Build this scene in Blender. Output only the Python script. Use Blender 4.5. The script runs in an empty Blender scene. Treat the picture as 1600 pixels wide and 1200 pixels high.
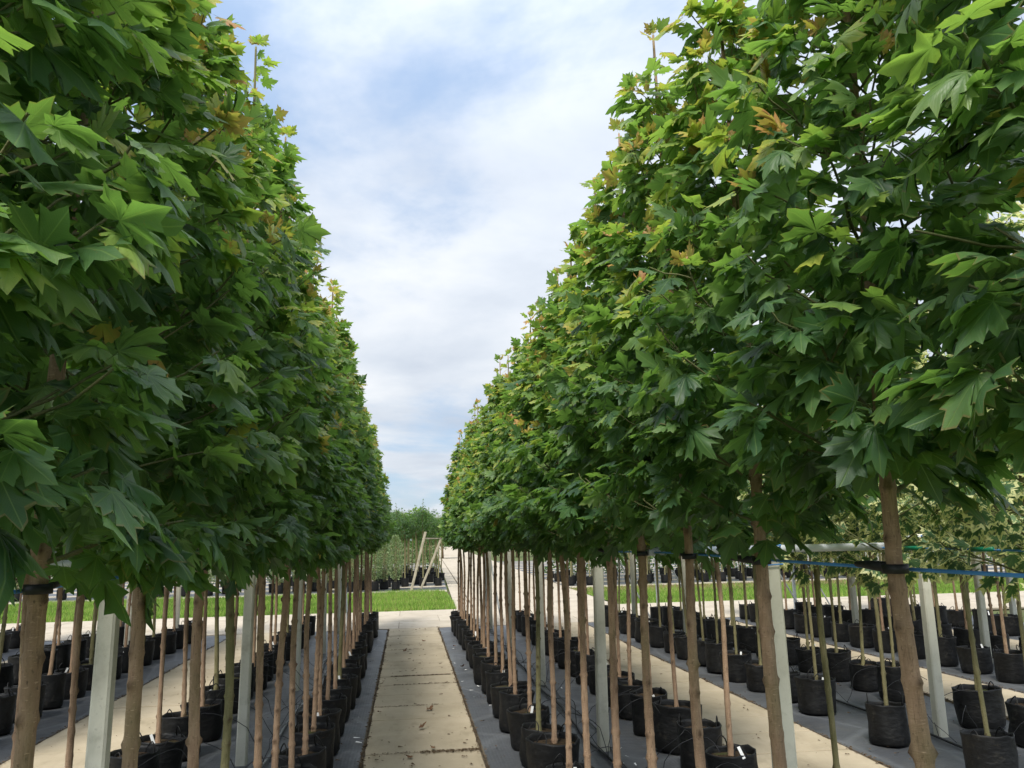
import bpy, math, random
import numpy as np
from mathutils import Vector, Matrix, noise

S = bpy.context.scene
COL = S.collection
rnd = random.Random(7)
R = math.radians

# ------------------------------------------------------------------ camera
H = 2.2
F_PX, PITCH, YAW, ROLL = 1241.0, 0.1904, 0.1330, -0.0207
def cam_basis():
    cp, sp, cy, sy = math.cos(PITCH), math.sin(PITCH), math.cos(YAW), math.sin(YAW)
    f = Vector((sy*cp, cy*cp, sp)); r = Vector((cy, -sy, 0)); u = r.cross(f)
    c, s = math.cos(ROLL), math.sin(ROLL)
    return f, c*r + s*u, -s*r + c*u
CF, CR, CU = cam_basis()
cd = bpy.data.cameras.new('camera'); cam = bpy.data.objects.new('camera', cd); COL.objects.link(cam)
cd.sensor_width = 36.0; cd.lens = F_PX/1600*36; cd.clip_start = .05; cd.clip_end = 3000
m = Matrix((CR, CU, -CF)).transposed().to_4x4(); m.translation = (0, 0, H)
cam.matrix_world = m
S.camera = cam
CAMP = np.array([0, 0, H]); BF, BR, BU = (np.array(v) for v in (CF, CR, CU))
def project(P):
    d = np.asarray(P) - CAMP; z = d @ BF
    z = np.where(np.abs(z) < 1e-3, 1e-3, z)
    return 800 + F_PX*(d @ BR)/z, 600 - F_PX*(d @ BU)/z, z

# ------------------------------------------------------------------ world and sun
SKY_H = .51
SUN_EL, SUN_AZ = R(54), R(-158)        # azimuth measured clockwise from +Y
w = bpy.data.worlds.new('World'); S.world = w; w.use_nodes = True
nt = w.node_tree; N = nt.nodes; LK = nt.links; N.clear()
def nd(t, typ, **kw):
    n = t.nodes.new(typ)
    for k, v in kw.items():
        if k.startswith('i_'):
            n.inputs[int(k[2:])].default_value = v
        else: setattr(n, k, v)
    return n
def lk(t, a, ao, b, bi): t.links.new(a.outputs[ao], b.inputs[bi])
def mth(t, op, a, b=None, clamp=False):
    n = t.nodes.new('ShaderNodeMath'); n.operation = op; n.use_clamp = clamp
    for i, v in enumerate((a, b)):
        if v is None: continue
        if isinstance(v, (int, float)): n.inputs[i].default_value = v
        else: t.links.new(v, n.inputs[i])
    return n.outputs[0]
def ramp(t, fac, stops, interp='LINEAR'):
    n = t.nodes.new('ShaderNodeValToRGB'); e = n.color_ramp; e.interpolation = interp
    while len(e.elements) < len(stops): e.elements.new(.5)
    for el, (p, c) in zip(e.elements, stops):
        el.position = p; el.color = (*c, 1) if len(c) == 3 else c
    t.links.new(fac, n.inputs[0]); return n.outputs[0]
def mixc(t, fac, a, b, mode='MIX'):
    n = t.nodes.new('ShaderNodeMix'); n.data_type = 'RGBA'; n.blend_type = mode
    for idx, v in ((0, fac), (6, a), (7, b)):
        if isinstance(v, (int, float)): n.inputs[idx].default_value = v
        elif isinstance(v, tuple): n.inputs[idx].default_value = (*v, 1)
        else: t.links.new(v, n.inputs[idx])
    return n.outputs[2]
def noi(t, vec, scale, detail=4, rough=.5, dist=0.0):
    n = t.nodes.new('ShaderNodeTexNoise'); n.inputs['Scale'].default_value = scale
    n.inputs['Detail'].default_value = detail; n.inputs['Roughness'].default_value = rough
    n.inputs['Distortion'].default_value = dist
    if vec is not None: t.links.new(vec, n.inputs['Vector'])
    return n.outputs[0]
def vscale(t, vec, s, off=(0, 0, 0)):
    n = t.nodes.new('ShaderNodeMapping'); n.inputs['Scale'].default_value = s; n.inputs['Location'].default_value = off
    t.links.new(vec, n.inputs[0]); return n.outputs[0]

sky = nd(nt, 'ShaderNodeTexSky'); sky.sky_type = 'NISHITA'; sky.sun_disc = False
sky.sun_elevation = SUN_EL; sky.sun_rotation = SUN_AZ; sky.air_density = 1.0; sky.dust_density = .8; sky.ozone_density = 1.5
geo = nd(nt, 'ShaderNodeTexCoord')
sep = nd(nt, 'ShaderNodeSeparateXYZ'); lk(nt, geo, 'Generated', sep, 0)
zc = mth(nt, 'MAXIMUM', sep.outputs[2], 0.0)
den = mth(nt, 'ADD', zc, .13)
cx = mth(nt, 'DIVIDE', sep.outputs[0], den); cy = mth(nt, 'DIVIDE', sep.outputs[1], den)
comb = nd(nt, 'ShaderNodeCombineXYZ'); LK.new(cx, comb.inputs[0]); LK.new(cy, comb.inputs[1])
cv = comb.outputs[0]
n1 = noi(nt, vscale(nt, cv, (1.0, .8, 1), (15.36, 11.1, 0)), .8, 7, .57, .3)
n2 = noi(nt, vscale(nt, cv, (1.2, .9, 1), (9.1, 4.7, 0)), 1.5, 6, .6, .2)
cov = mth(nt, 'ADD', mth(nt, 'MULTIPLY', n1, .72), mth(nt, 'MULTIPLY', n2, .28))
cmask = ramp(nt, cov, [(.375, (0, 0, 0)), (.53, (1, 1, 1))], 'EASE')
shade = noi(nt, vscale(nt, cv, (.8, .8, 1), (5.5, 2.2, 0)), 1.1, 6, .55, .2)
ccol = ramp(nt, shade, [(.32, (5.6, 6.2, 7.2)), (.48, (7.3, 7.8, 8.5)), (.64, (9.2, 9.4, 9.6))])
skyc = mixc(nt, .5, sky.outputs[0], (5.6, 7.4, 10.2))
both = mixc(nt, mth(nt, 'MULTIPLY', cmask, .93), skyc, ccol)
bg = nd(nt, 'ShaderNodeBackground'); bg.inputs[1].default_value = .085
s2 = mth(nt, 'MULTIPLY', mth(nt, 'MULTIPLY', zc, zc), .62)
glow = nd(nt, 'ShaderNodeCombineXYZ'); gf = mth(nt, 'ADD', s2, SKY_H)
for i_ in range(3): LK.new(gf, glow.inputs[i_])
both = mixc(nt, 1.0, both, glow.outputs[0], 'MULTIPLY')
LK.new(both, bg.inputs[0]); wo = nd(nt, 'ShaderNodeOutputWorld'); lk(nt, bg, 0, wo, 0)

sl = bpy.data.lights.new('sun', 'SUN'); sl.energy = 1.9; sl.angle = R(14); sl.color = (1, .96, .88)
so = bpy.data.objects.new('sun', sl); COL.objects.link(so)
sd = Vector((math.sin(SUN_AZ)*math.cos(SUN_EL), math.cos(SUN_AZ)*math.cos(SUN_EL), math.sin(SUN_EL)))
so.rotation_euler = sd.to_track_quat('Z', 'Y').to_euler()
S.view_settings.view_transform = 'Standard'; S.view_settings.look = 'None'
S.view_settings.gamma = 1; S.view_settings.use_curve_mapping = False
S.view_settings.exposure = 1.25
S.render.engine = 'CYCLES'
cyc = S.cycles
cyc.max_bounces = 7; cyc.diffuse_bounces = 4; cyc.glossy_bounces = 2; cyc.transmission_bounces = 5; cyc.transparent_max_bounces = 4
cyc.use_denoising = True; cyc.use_adaptive_sampling = True; cyc.adaptive_threshold = .015

# ------------------------------------------------------------------ helpers
def link(o, parent=None):
    COL.objects.link(o)
    if parent is not None: o.parent = parent
    return o
def mesh(name, v, f, mat=None, smooth=False):
    me = bpy.data.meshes.new(name); me.from_pydata([tuple(p) for p in v], [], [tuple(q) for q in f])
    if mat: me.materials.append(mat)
    if smooth: me.polygons.foreach_set('use_smooth', [True]*len(me.polygons))
    me.update(); return me
def obj(name, me, parent=None, loc=(0, 0, 0), rz=0, **props):
    o = bpy.data.objects.new(name, me); link(o, parent); o.location = loc; o.rotation_euler = (0, 0, rz)
    for k, v in props.items(): o[k] = v
    return o
def tagd(label, cat, group=None):
    d = dict(label=label, category=cat)
    if group: d['group'] = group
    return d
class MB:
    def __init__(s): s.v = []; s.f = []
    def add(s, v, f):
        b = len(s.v); s.v += [tuple(p) for p in v]; s.f += [tuple(i+b for i in q) for q in f]; return s
    def box(s, a, b, ch=0.0, taper=1.0, shift=(0, 0)):
        (x0, y0, z0), (x1, y1, z1) = a, b
        cx_, cy_ = (x0+x1)/2, (y0+y1)/2; hx, hy = (x1-x0)/2, (y1-y0)/2
        if ch <= 0:
            pts = [(-hx, -hy), (hx, -hy), (hx, hy), (-hx, hy)]
        else:
            pts = [(-hx+ch, -hy), (hx-ch, -hy), (hx, -hy+ch), (hx, hy-ch), (hx-ch, hy), (-hx+ch, hy), (-hx, hy-ch), (-hx, -hy+ch)]
        n = len(pts)
        zs = [(z0, 1.0)] + ([(z1-ch, taper), (z1, taper*(1-ch/max(hx, hy)))] if ch > 0 else [(z1, taper)])
        v = []
        for i, (z, k) in enumerate(zs):
            t = (z-z0)/(z1-z0)
            v += [(cx_+p[0]*k+shift[0]*t, cy_+p[1]*k+shift[1]*t, z) for p in pts]
        f = [tuple(range(n-1, -1, -1)), tuple(range((len(zs)-1)*n, len(zs)*n))]
        for r in range(len(zs)-1):
            for i in range(n): f.append((r*n+i, r*n+(i+1) % n, (r+1)*n+(i+1) % n, (r+1)*n+i))
        return s.add(v, f)
    def tube(s, pts, rad, sides=8, cap=True):
        P = [Vector(p) for p in pts]; n = len(P)
        if isinstance(rad, (int, float)): rad = [rad]*n
        v = []; ref = None
        for i in range(n):
            t = (P[min(i+1, n-1)]-P[max(i-1, 0)]).normalized()
            if ref is None: ref = Vector((1, 0, 0)) if abs(t.x) < .9 else Vector((0, 1, 0))
            a = (ref - t*ref.dot(t)).normalized(); ref = a; b = t.cross(a)
            for k in range(sides):
                an = 2*math.pi*k/sides; v.append(P[i] + (a*math.cos(an)+b*math.sin(an))*rad[i])
        f = []
        for i in range(n-1):
            for k in range(sides): f.append((i*sides+k, i*sides+(k+1) % sides, (i+1)*sides+(k+1) % sides, (i+1)*sides+k))
        if cap: f += [tuple(range(sides-1, -1, -1)), tuple(range((n-1)*sides, n*sides))]
        return s.add(v, f)
    def mesh(s, name, mat=None, smooth=False): return mesh(name, s.v, s.f, mat, smooth)

# ------------------------------------------------------------------ materials
def newmat(name):
    mt = bpy.data.materials.new(name); mt.use_nodes = True; t = mt.node_tree
    return mt, t, t.nodes['Principled BSDF']
def P_(t): 
    n = t.nodes.new('ShaderNodeNewGeometry'); return n.outputs['Position']
def O_(t):
    n = t.nodes.new('ShaderNodeTexCoord'); return n.outputs['Object']
def objrand(t):
    n = t.nodes.new('ShaderNodeObjectInfo'); return n.outputs['Random']
def bump(t, b, h, strength=.3, dist=.01):
    n = t.nodes.new('ShaderNodeBump'); n.inputs['Strength'].default_value = strength; n.inputs['Distance'].default_value = dist
    t.links.new(h, n.inputs['Height']); t.links.new(n.outputs[0], b.inputs['Normal'])
def setc(t, b, c, rough=.8, spec=.3):
    if isinstance(c, tuple): b.inputs['Base Color'].default_value = (*c, 1)
    else: t.links.new(c, b.inputs['Base Color'])
    b.inputs['Roughness'].default_value = rough; b.inputs['Specular IOR Level'].default_value = spec

def mixvec(t, vec, r_):
    n = t.nodes.new('ShaderNodeVectorMath'); n.operation = 'ADD'; c_ = t.nodes.new('ShaderNodeCombineXYZ')
    t.links.new(mth(t, 'MULTIPLY', r_, 40.0), c_.inputs[0]); t.links.new(vec, n.inputs[0]); t.links.new(c_.outputs[0], n.inputs[1]); return n.outputs[0]
def leaf_material(name, kind='green'):
    mt, t, b = newmat(name)
    uv = t.nodes.new('ShaderNodeAttribute'); uv.attribute_name = 'leafuv'
    at = t.nodes.new('ShaderNodeAttribute'); at.attribute_name = 'leafval'
    su = t.nodes.new('ShaderNodeSeparateXYZ'); t.links.new(uv.outputs['Vector'], su.inputs[0])
    sv = t.nodes.new('ShaderNodeSeparateXYZ'); t.links.new(at.outputs['Vector'], sv.inputs[0])
    x, y, edge = su.outputs[0], su.outputs[1], su.outputs[2]
    rn, age_light = sv.outputs[0], sv.outputs[1]
    rr = mth(t, 'FRACT', mth(t, 'ADD', rn, objrand(t)))
    # veins: distance to the five main veins (and the petiole line)
    th = mth(t, 'ARCTAN2', mth(t, 'ABSOLUTE', x), y)          # 0 along the tip
    rad = mth(t, 'SQRT', mth(t, 'ADD', mth(t, 'MULTIPLY', x, x), mth(t, 'MULTIPLY', y, y)))
    dmin = None
    for a in (0, R(57), R(96), R(180)):
        d = mth(t, 'MULTIPLY', rad, mth(t, 'ABSOLUTE', mth(t, 'SINE', mth(t, 'SUBTRACT', th, a))))
        # only near that angle
        near = mth(t, 'GREATER_THAN', mth(t, 'COSINE', mth(t, 'SUBTRACT', th, a)), .5)
        d = mth(t, 'ADD', d, mth(t, 'MULTIPLY', mth(t, 'SUBTRACT', 1.0, near), 1.0))
        dmin = d if dmin is None else mth(t, 'MINIMUM', dmin, d)
    vein = mth(t, 'SUBTRACT', 1.0, mth(t, 'DIVIDE', dmin, .017), clamp=True)
    # side veins: fine oblique stripes running off the main ones
    st = mth(t, 'SINE', mth(t, 'MULTIPLY', mth(t, 'ADD', rad, mth(t, 'MULTIPLY', dmin, -1.1)), 52.0))
    side = mth(t, 'MULTIPLY', mth(t, 'SUBTRACT', mth(t, 'ABSOLUTE', st), .86, clamp=True), 3.5, clamp=True)
    k = mth(t, 'ADD', age_light, mth(t, 'MULTIPLY', mth(t, 'SUBTRACT', rr, .5), .22), clamp=True)
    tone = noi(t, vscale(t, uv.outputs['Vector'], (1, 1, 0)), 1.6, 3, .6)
    k = mth(t, 'ADD', k, mth(t, 'MULTIPLY', mth(t, 'SUBTRACT', mth(t, 'ADD', mth(t, 'MULTIPLY', edge, .5), tone), .69), mth(t, 'ADD', .10, mth(t, 'MULTIPLY', age_light, .42))), clamp=True)
    if kind == 'purple':
        base = ramp(t, k, [(0, (.030, .014, .020)), (.4, (.06, .02, .025)), (1, (.14, .05, .03))])
    elif kind == 'standard':
        base = ramp(t, k, [(0, (.022, .055, .024)), (.4, (.045, .10, .030)), (1, (.11, .18, .04))])
    elif kind == 'willow':
        base = ramp(t, k, [(0, (.10, .16, .08)), (.4, (.20, .27, .14)), (1, (.36, .42, .24))])
    elif kind == 'bushy':
        base = ramp(t, k, [(0, (.020, .050, .022)), (.5, (.05, .10, .03)), (1, (.14, .20, .05))])
    else:
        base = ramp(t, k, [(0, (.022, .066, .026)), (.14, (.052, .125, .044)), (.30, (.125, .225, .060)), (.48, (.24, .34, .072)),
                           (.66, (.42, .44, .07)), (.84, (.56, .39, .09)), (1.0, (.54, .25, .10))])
    blot = noi(t, vscale(t, uv.outputs['Vector'], (1, 1, 0)), 3.0, 3)
    base = mixc(t, mth(t, 'MULTIPLY', mth(t, 'SUBTRACT', blot, .5), .5, clamp=True), base, (.12, .19, .05))
    if kind == 'green':
        sp_ = noi(t, mixvec(t, uv.outputs['Vector'], rr), 16.0, 3, .6)
        base = mixc(t, mth(t, 'MULTIPLY', mth(t, 'MULTIPLY', mth(t, 'SUBTRACT', sp_, .63, clamp=True), 12, clamp=True), mth(t, 'GREATER_THAN', rr, .45)), base, (.13, .09, .035))
        mg = mth(t, 'MULTIPLY', mth(t, 'GREATER_THAN', edge, .93), mth(t, 'GREATER_THAN', mth(t, 'FRACT', mth(t, 'MULTIPLY', rr, 7.3)), .8))
        base = mixc(t, mth(t, 'MULTIPLY', mg, .6), base, (.20, .12, .05))
    if kind == 'variegated':
        e2 = mth(t, 'ADD', edge, mth(t, 'MULTIPLY', mth(t, 'SUBTRACT', noi(t, uv.outputs['Vector'], 6, 2), .5), .55))
        em = mth(t, 'MULTIPLY', mth(t, 'SUBTRACT', e2, .73), 9.0, clamp=True)
        base = mixc(t, em, mixc(t, .4, base, (.10, .20, .10)), (.68, .68, .36))
    base = mixc(t, mth(t, 'MULTIPLY', vein, .55), base, (.22, .33, .10) if kind != 'purple' else (.15, .05, .05))
    base = mixc(t, mth(t, 'MULTIPLY', side, .16), base, (.16, .27, .07) if kind != 'purple' else (.15, .05, .05))
    g = t.nodes.new('ShaderNodeNewGeometry')
    under = mixc(t, .42, base, (.13, .20, .10))
    col = mixc(t, mth(t, 'MULTIPLY', g.outputs['Backfacing'], .75), base, under)
    setc(t, b, col, .43, .42)
    hgt = mth(t, 'SUBTRACT', mth(t, 'MULTIPLY', blot, .6), mth(t, 'MULTIPLY', mth(t, 'MAXIMUM', vein, mth(t, 'MULTIPLY', side, .5)), .7))
    bump(t, b, hgt, .35, .004)
    tr = t.nodes.new('ShaderNodeBsdfTranslucent')
    tc = mixc(t, .5, base, (.19, .36, .065), 'MIX') if kind in ('green', 'standard', 'bushy') else base
    tc = mixc(t, 1.0, tc, (1.5, 1.5, 1.0), 'MULTIPLY')
    t.links.new(tc, tr.inputs[0])
    mx = t.nodes.new('ShaderNodeMixShader'); mx.inputs[0].default_value = .44
    t.links.new(b.outputs[0], mx.inputs[1]); t.links.new(tr.outputs[0], mx.inputs[2])
    t.links.new(mx.outputs[0], t.nodes['Material Output'].inputs[0])
    return mt
M = {}
M['leaf'] = leaf_material('maple_leaf'); M['vleaf'] = leaf_material('variegated_leaf', 'variegated')
M['pleaf'] = leaf_material('purple_leaf', 'purple'); M['sleaf'] = leaf_material('standard_leaf', 'standard')
M['wleaf'] = leaf_material('willow_leaf', 'willow'); M['bleaf'] = leaf_material('far_leaf', 'bushy')

def bark(name, c1, c2, c3):
    mt, t, b = newmat(name); o = O_(t)
    n = noi(t, vscale(t, o, (14, 14, 3)), 2.0, 6, .65)
    base = ramp(t, n, [(.3, c1), (.55, c2), (.75, c3)])
    r_ = objrand(t)
    base = mixc(t, mth(t, 'MULTIPLY', r_, .22), base, (.19, .15, .09))
    fis = noi(t, vscale(t, o, (55, 55, 5)), 2.0, 5, .7)
    base = mixc(t, mth(t, 'MULTIPLY', mth(t, 'SUBTRACT', fis, .55, clamp=True), 4.5, clamp=True), base, tuple(k*.5 for k in c1))
    len_ = noi(t, vscale(t, o, (26, 26, 110)), 2.0, 2, .5)
    base = mixc(t, mth(t, 'MULTIPLY', mth(t, 'SUBTRACT', len_, .64, clamp=True), 5, clamp=True), base, tuple(min(1, k*1.35) for k in c3))
    dk = noi(t, vscale(t, o, (3, 3, 1.6)), 1.7, 4, .6)
    base = mixc(t, mth(t, 'MULTIPLY', mth(t, 'SUBTRACT', dk, .52, clamp=True), 3.0, clamp=True), base, tuple(k*.62 for k in c1))
    sp = noi(t, vscale(t, o, (40, 40, 22)), 3.0, 3)
    base = mixc(t, mth(t, 'MULTIPLY', mth(t, 'SUBTRACT', sp, .60, clamp=True), 4, clamp=True), base, (.07, .05, .035))
    ge = t.nodes.new('ShaderNodeAttribute'); ge.attribute_name = 'knot'
    base = mixc(t, mth(t, 'MULTIPLY', ge.outputs['Fac'], .95, ), base, (.060, .034, .022))
    # green algae low on some stems
    al = noi(t, vscale(t, o, (6, 6, 1.2)), 1.2, 3)
    base = mixc(t, mth(t, 'MULTIPLY', mth(t, 'SUBTRACT', al, .52, clamp=True), 3.2, clamp=True), base, (.15, .16, .06))
    setc(t, b, base, .8, .2); bump(t, b, mth(t, 'SUBTRACT', mth(t, 'ADD', n, mth(t, 'MULTIPLY', len_, .5)), mth(t, 'MULTIPLY', fis, .7)), .8, .006); return mt
M['bark'] = bark('brown_bark', (.25, .16, .105), (.39, .26, .17), (.48, .335, .23))
M['olive'] = bark('olive_bark', (.14, .135, .06), (.22, .20, .10), (.28, .24, .13))
M['twig'] = bark('green_twig', (.085, .11, .04), (.13, .145, .06), (.19, .165, .085))

def concrete(name, c1, c2, moss=.0):
    mt, t, b = newmat(name); p = P_(t)
    n = noi(t, p, 1.1, 8, .62); n2 = noi(t, p, 38, 4, .7); n3 = noi(t, vscale(t, p, (1, .5, 1)), 4.2, 5, .6)
    base = ramp(t, n, [(.32, c1), (.62, c2)])
    base = mixc(t, mth(t, 'MULTIPLY', mth(t, 'SUBTRACT', objrand(t), .5), .5, clamp=True), base, tuple(k*.82 for k in c1))
    base = mixc(t, mth(t, 'MULTIPLY', mth(t, 'SUBTRACT', n2, .60, clamp=True), 3.0, clamp=True), base, tuple(k*.55 for k in c1))
    base = mixc(t, mth(t, 'MULTIPLY', mth(t, 'SUBTRACT', n3, .57, clamp=True), 2.6, clamp=True), base, (.20, .17, .11))
    st_ = noi(t, vscale(t, p, (1.6, .5, 1), (3, 1, 0)), 1.3, 6, .65)
    base = mixc(t, mth(t, 'MULTIPLY', mth(t, 'SUBTRACT', st_, .54, clamp=True), 2.8, clamp=True), base, tuple(k*.68 for k in c1))
    if moss:
        base = mixc(t, mth(t, 'MULTIPLY', mth(t, 'SUBTRACT', noi(t, p, 9, 5, .6), .56, clamp=True), moss, clamp=True), base, (.09, .11, .04))
    setc(t, b, base, .88, .25)
    bump(t, b, mth(t, 'ADD', n2, mth(t, 'MULTIPLY', n, .5)), .35, .006); return mt
M['slab'] = concrete('path_concrete', (.375, .312, .215), (.47, .395, .285), .5)
M['road'] = concrete('road_concrete', (.38, .325, .25), (.47, .41, .325))
M['post'] = concrete('post_concrete', (.54, .52, .42), (.70, .68, .57), 1.0)
M['bedding'] = concrete('joint_grit', (.10, .085, .06), (.16, .13, .09))

mt, t, b = newmat('ground_cover_fabric'); p = P_(t)
big = noi(t, p, .9, 6, .6); fine = noi(t, p, 60, 3, .7)
wx = t.nodes.new('ShaderNodeTexWave'); wx.inputs['Scale'].default_value = 9; wx.bands_direction = 'X'; t.links.new(p, wx.inputs[0]); wx.inputs['Distortion'].default_value = .6
crs = t.nodes.new('ShaderNodeTexVoronoi'); crs.feature = 'DISTANCE_TO_EDGE'; crs.inputs['Scale'].default_value = 1.1; t.links.new(vscale(t, p, (1, .45, 1)), crs.inputs['Vector'])
crease = mth(t, 'SUBTRACT', 1.0, mth(t, 'MULTIPLY', crs.outputs['Distance'], 22.0), clamp=True)
c = ramp(t, big, [(.3, (.045, .048, .053)), (.55, (.075, .080, .088)), (.75, (.13, .136, .145))])
c = mixc(t, mth(t, 'MULTIPLY', mth(t, 'SUBTRACT', fine, .58, clamp=True), 2.2, clamp=True), c, (.15, .14, .12))
c = mixc(t, mth(t, 'MULTIPLY', mth(t, 'SUBTRACT', noi(t, p, 5, 6, .7), .60, clamp=True), 3.0, clamp=True), c, (.15, .135, .105))
c = mixc(t, mth(t, 'MULTIPLY', mth(t, 'SUBTRACT', noi(t, p, 1.7, 6, .7), .52, clamp=True), 2.2, clamp=True), c, (.12, .11, .09))
c = mixc(t, mth(t, 'MULTIPLY', crease, .35), c, (.16, .17, .18))
setc(t, b, c, .50, .5); bump(t, b, mth(t, 'ADD', mth(t, 'ADD', mth(t, 'MULTIPLY', noi(t, p, 7, 5), 1.0), mth(t, 'MULTIPLY', crease, .35)), mth(t, 'MULTIPLY', wx.outputs['Fac'], .06)), .5, .02)
M['fabric'] = mt

mt, t, b = newmat('black_grow_bag'); o = O_(t)
n = noi(t, vscale(t, o, (5, 5, 3)), 2.2, 6, .6)
c = ramp(t, n, [(.35, (.005, .0052, .0055)), (.7, (.012, .0125, .013))])
dz = noi(t, P_(t), 14, 5, .7)
c = mixc(t, mth(t, 'MULTIPLY', mth(t, 'SUBTRACT', dz, .57, clamp=True), 2.0, clamp=True), c, (.09, .08, .062))
setc(t, b, c, .55, .28); bump(t, b, noi(t, vscale(t, o, (3, 3, 7)), 3, 4), .6, .02); M['bag'] = mt
mt, t, b = newmat('potting_soil'); p = P_(t)
n = noi(t, p, 45, 5, .7)
c = ramp(t, n, [(.35, (.025, .018, .012)), (.6, (.065, .045, .028)), (.8, (.13, .09, .055))])
c = mixc(t, mth(t, 'MULTIPLY', mth(t, 'SUBTRACT', noi(t, p, 4, 3), .55, clamp=True), 3.5, clamp=True), c, (.08, .11, .03))
setc(t, b, c, .95, .1); bump(t, b, n, .9, .02); M['soil'] = mt
def plain(name, c, rough=.6, spec=.4, metal=0, var=.25, sc=8):
    mt, t, b = newmat(name); n = noi(t, P_(t), sc, 5, .65)
    col = ramp(t, n, [(.3, tuple(k*(1-var) for k in c)), (.7, tuple(min(1, k*(1+var)) for k in c))])
    setc(t, b, col, rough, spec); b.inputs['Metallic'].default_value = metal; return mt
M['tie'] = plain('black_rubber', (.012, .012, .013), .5)
M['rope'] = plain('blue_rope', (.08, .27, .62), .6)
M['sleeve'] = plain('green_sleeve', (.01, .20, .11), .4)
M['galv'] = plain('galvanised_pipe', (.62, .65, .68), .45, .5, .25, .15, 20)
M['white'] = plain('white_plastic', (.80, .80, .78), .5, .4, 0, .05)
M['wmetal'] = plain('pale_end_post', (.62, .64, .64), .55, .4, .0, .1)
M['hose'] = plain('black_hose', (.018, .018, .020), .45)
M['ghose'] = plain('dusty_grey_hose', (.24, .25, .25), .55)
M['wood'] = plain('weathered_timber', (.34, .30, .22), .8, .2, 0, .3, 6)
M['dead'] = plain('dead_leaf', (.16, .085, .045), .8, .2, 0, .5, 30)
M['litter'] = plain('leaf_litter', (.11, .075, .045), .9, .1, 0, .5, 25)
M['dirt'] = plain('dark_dirt', (.075, .058, .040), .95, .1, 0, .5, 12)

mt, t, b = newmat('field'); p = P_(t)
c = ramp(t, noi(t, p, .5, 6, .6), [(.35, (.10, .085, .05)), (.6, (.10, .14, .045))]); setc(t, b, c, .95, .1); M['field'] = mt
mt, t, b = newmat('lawn_soil'); p = P_(t)
c = ramp(t, noi(t, p, 1.4, 6, .7), [(.35, (.11, .17, .035)), (.6, (.17, .25, .05))]); setc(t, b, c, .95, .1); M['lawn'] = mt
mt, t, b = newmat('grass_blade'); p = P_(t)
at = t.nodes.new('ShaderNodeAttribute'); at.attribute_name = 'tone'
c = ramp(t, at.outputs['Fac'], [(0, (.09, .16, .025)), (.5, (.20, .35, .05)), (.85, (.36, .46, .10)), (1, (.33, .24, .13))]); setc(t, b, c, .6, .25)
tr = t.nodes.new('ShaderNodeBsdfTranslucent'); t.links.new(c, tr.inputs[0]); mx = t.nodes.new('ShaderNodeMixShader'); mx.inputs[0].default_value = .35
t.links.new(b.outputs[0], mx.inputs[1]); t.links.new(tr.outputs[0], mx.inputs[2]); t.links.new(mx.outputs[0], t.nodes['Material Output'].inputs[0]); M['grass'] = mt

# ------------------------------------------------------------------ ground, paths
BEDEND, GR0, GR1 = 21.0, 26.0, 34.6
XA, W_, B_ = -.44, 1.23, 2.49
PER = W_+B_
def path_x(i): return XA + i*PER, XA + i*PER + W_
obj('ground', mesh('ground', [(-900, -60, -.09), (900, -60, -.09), (900, 1500, -.09), (-900, 1500, -.09)], [(0, 1, 2, 3)], M['field']), kind='structure')

def slab_mesh(nm, wx_, ly, mat, seed=0):
    mb = MB(); q = random.Random(seed)
    mb.box((-wx_/2, -ly/2, -.05), (wx_/2, ly/2, 0), .007)
    return mb.mesh(nm, mat)
SL = .80
slabs = [slab_mesh('concrete_slab', W_-.012-rnd.uniform(0, .01), SL-.010-.004*k, M['slab'], k) for k in range(3)]
def make_path(i, y0, extra=None):
    x0, x1 = path_x(i)
    base = obj('path', mesh('path', [(x0-.03, y0-.1, -.018), (x1+.03, y0-.1, -.018), (x1+.03, BEDEND-.004, -.018), (x0-.03, BEDEND-.004, -.018)], [(0, 1, 2, 3)], M['bedding']), kind='structure')
    y = BEDEND - SL/2 - .01
    while y > y0:
        s = obj('concrete_slab', rnd.choice(slabs), base, ((x0+x1)/2 + rnd.uniform(-.006, .006), y, rnd.uniform(-.004, .006)), rnd.uniform(-.004, .004))
        s.rotation_euler[0] = rnd.uniform(-.005, .005); s.rotation_euler[1] = rnd.uniform(-.003, .003)
        y -= SL
for i, y0 in ((-2, 12), (-1, 5.0), (0, 1.0), (1, 3.0), (2, 8.0), (3, 12)): make_path(i, y0)

def sheet(name, x0, x1, y0, y1, z, mat, step=.22, amp=.008, parent=None):
    nx = max(2, int((x1-x0)/step)); ny = max(2, int((y1-y0)/step))
    v = []; f = []
    for j in range(ny+1):
        for i in range(nx+1):
            x = x0+(x1-x0)*i/nx; y = y0+(y1-y0)*j/ny
            edge = min(x-x0, x1-x)
            k = min(1, edge/.12)
            zz = z + amp*(noise.noise((x*2.1, y*1.6, 3))*1.5 + .6*noise.noise((x*6, y*5, 9)))*(.4+.6*k) - (1-k)*.010
            v.append((x + (0 if 0 < i < nx else .012*noise.noise((y*3, x, 5))), y, zz))
    for j in range(ny):
        for i in range(nx):
            a = j*(nx+1)+i; f.append((a, a+1, a+nx+2, a+nx+1))
    me = mesh(name, v, f, mat, True)
    return obj(name, me, parent, kind='structure')
beds = {}
for i, y0 in ((-3, 15), (-2, 8.0), (-1, 1.0), (0, 1.0), (1, 4.0), (2, 9), (3, 13)):
    x0 = XA + i*PER + W_; x1 = x0+B_
    sheet('bed_fabric', x0+.012, x1-.012, y0, BEDEND-.02, -.012, M['fabric'], .2 if i in (-1, 0) else .3)
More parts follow.
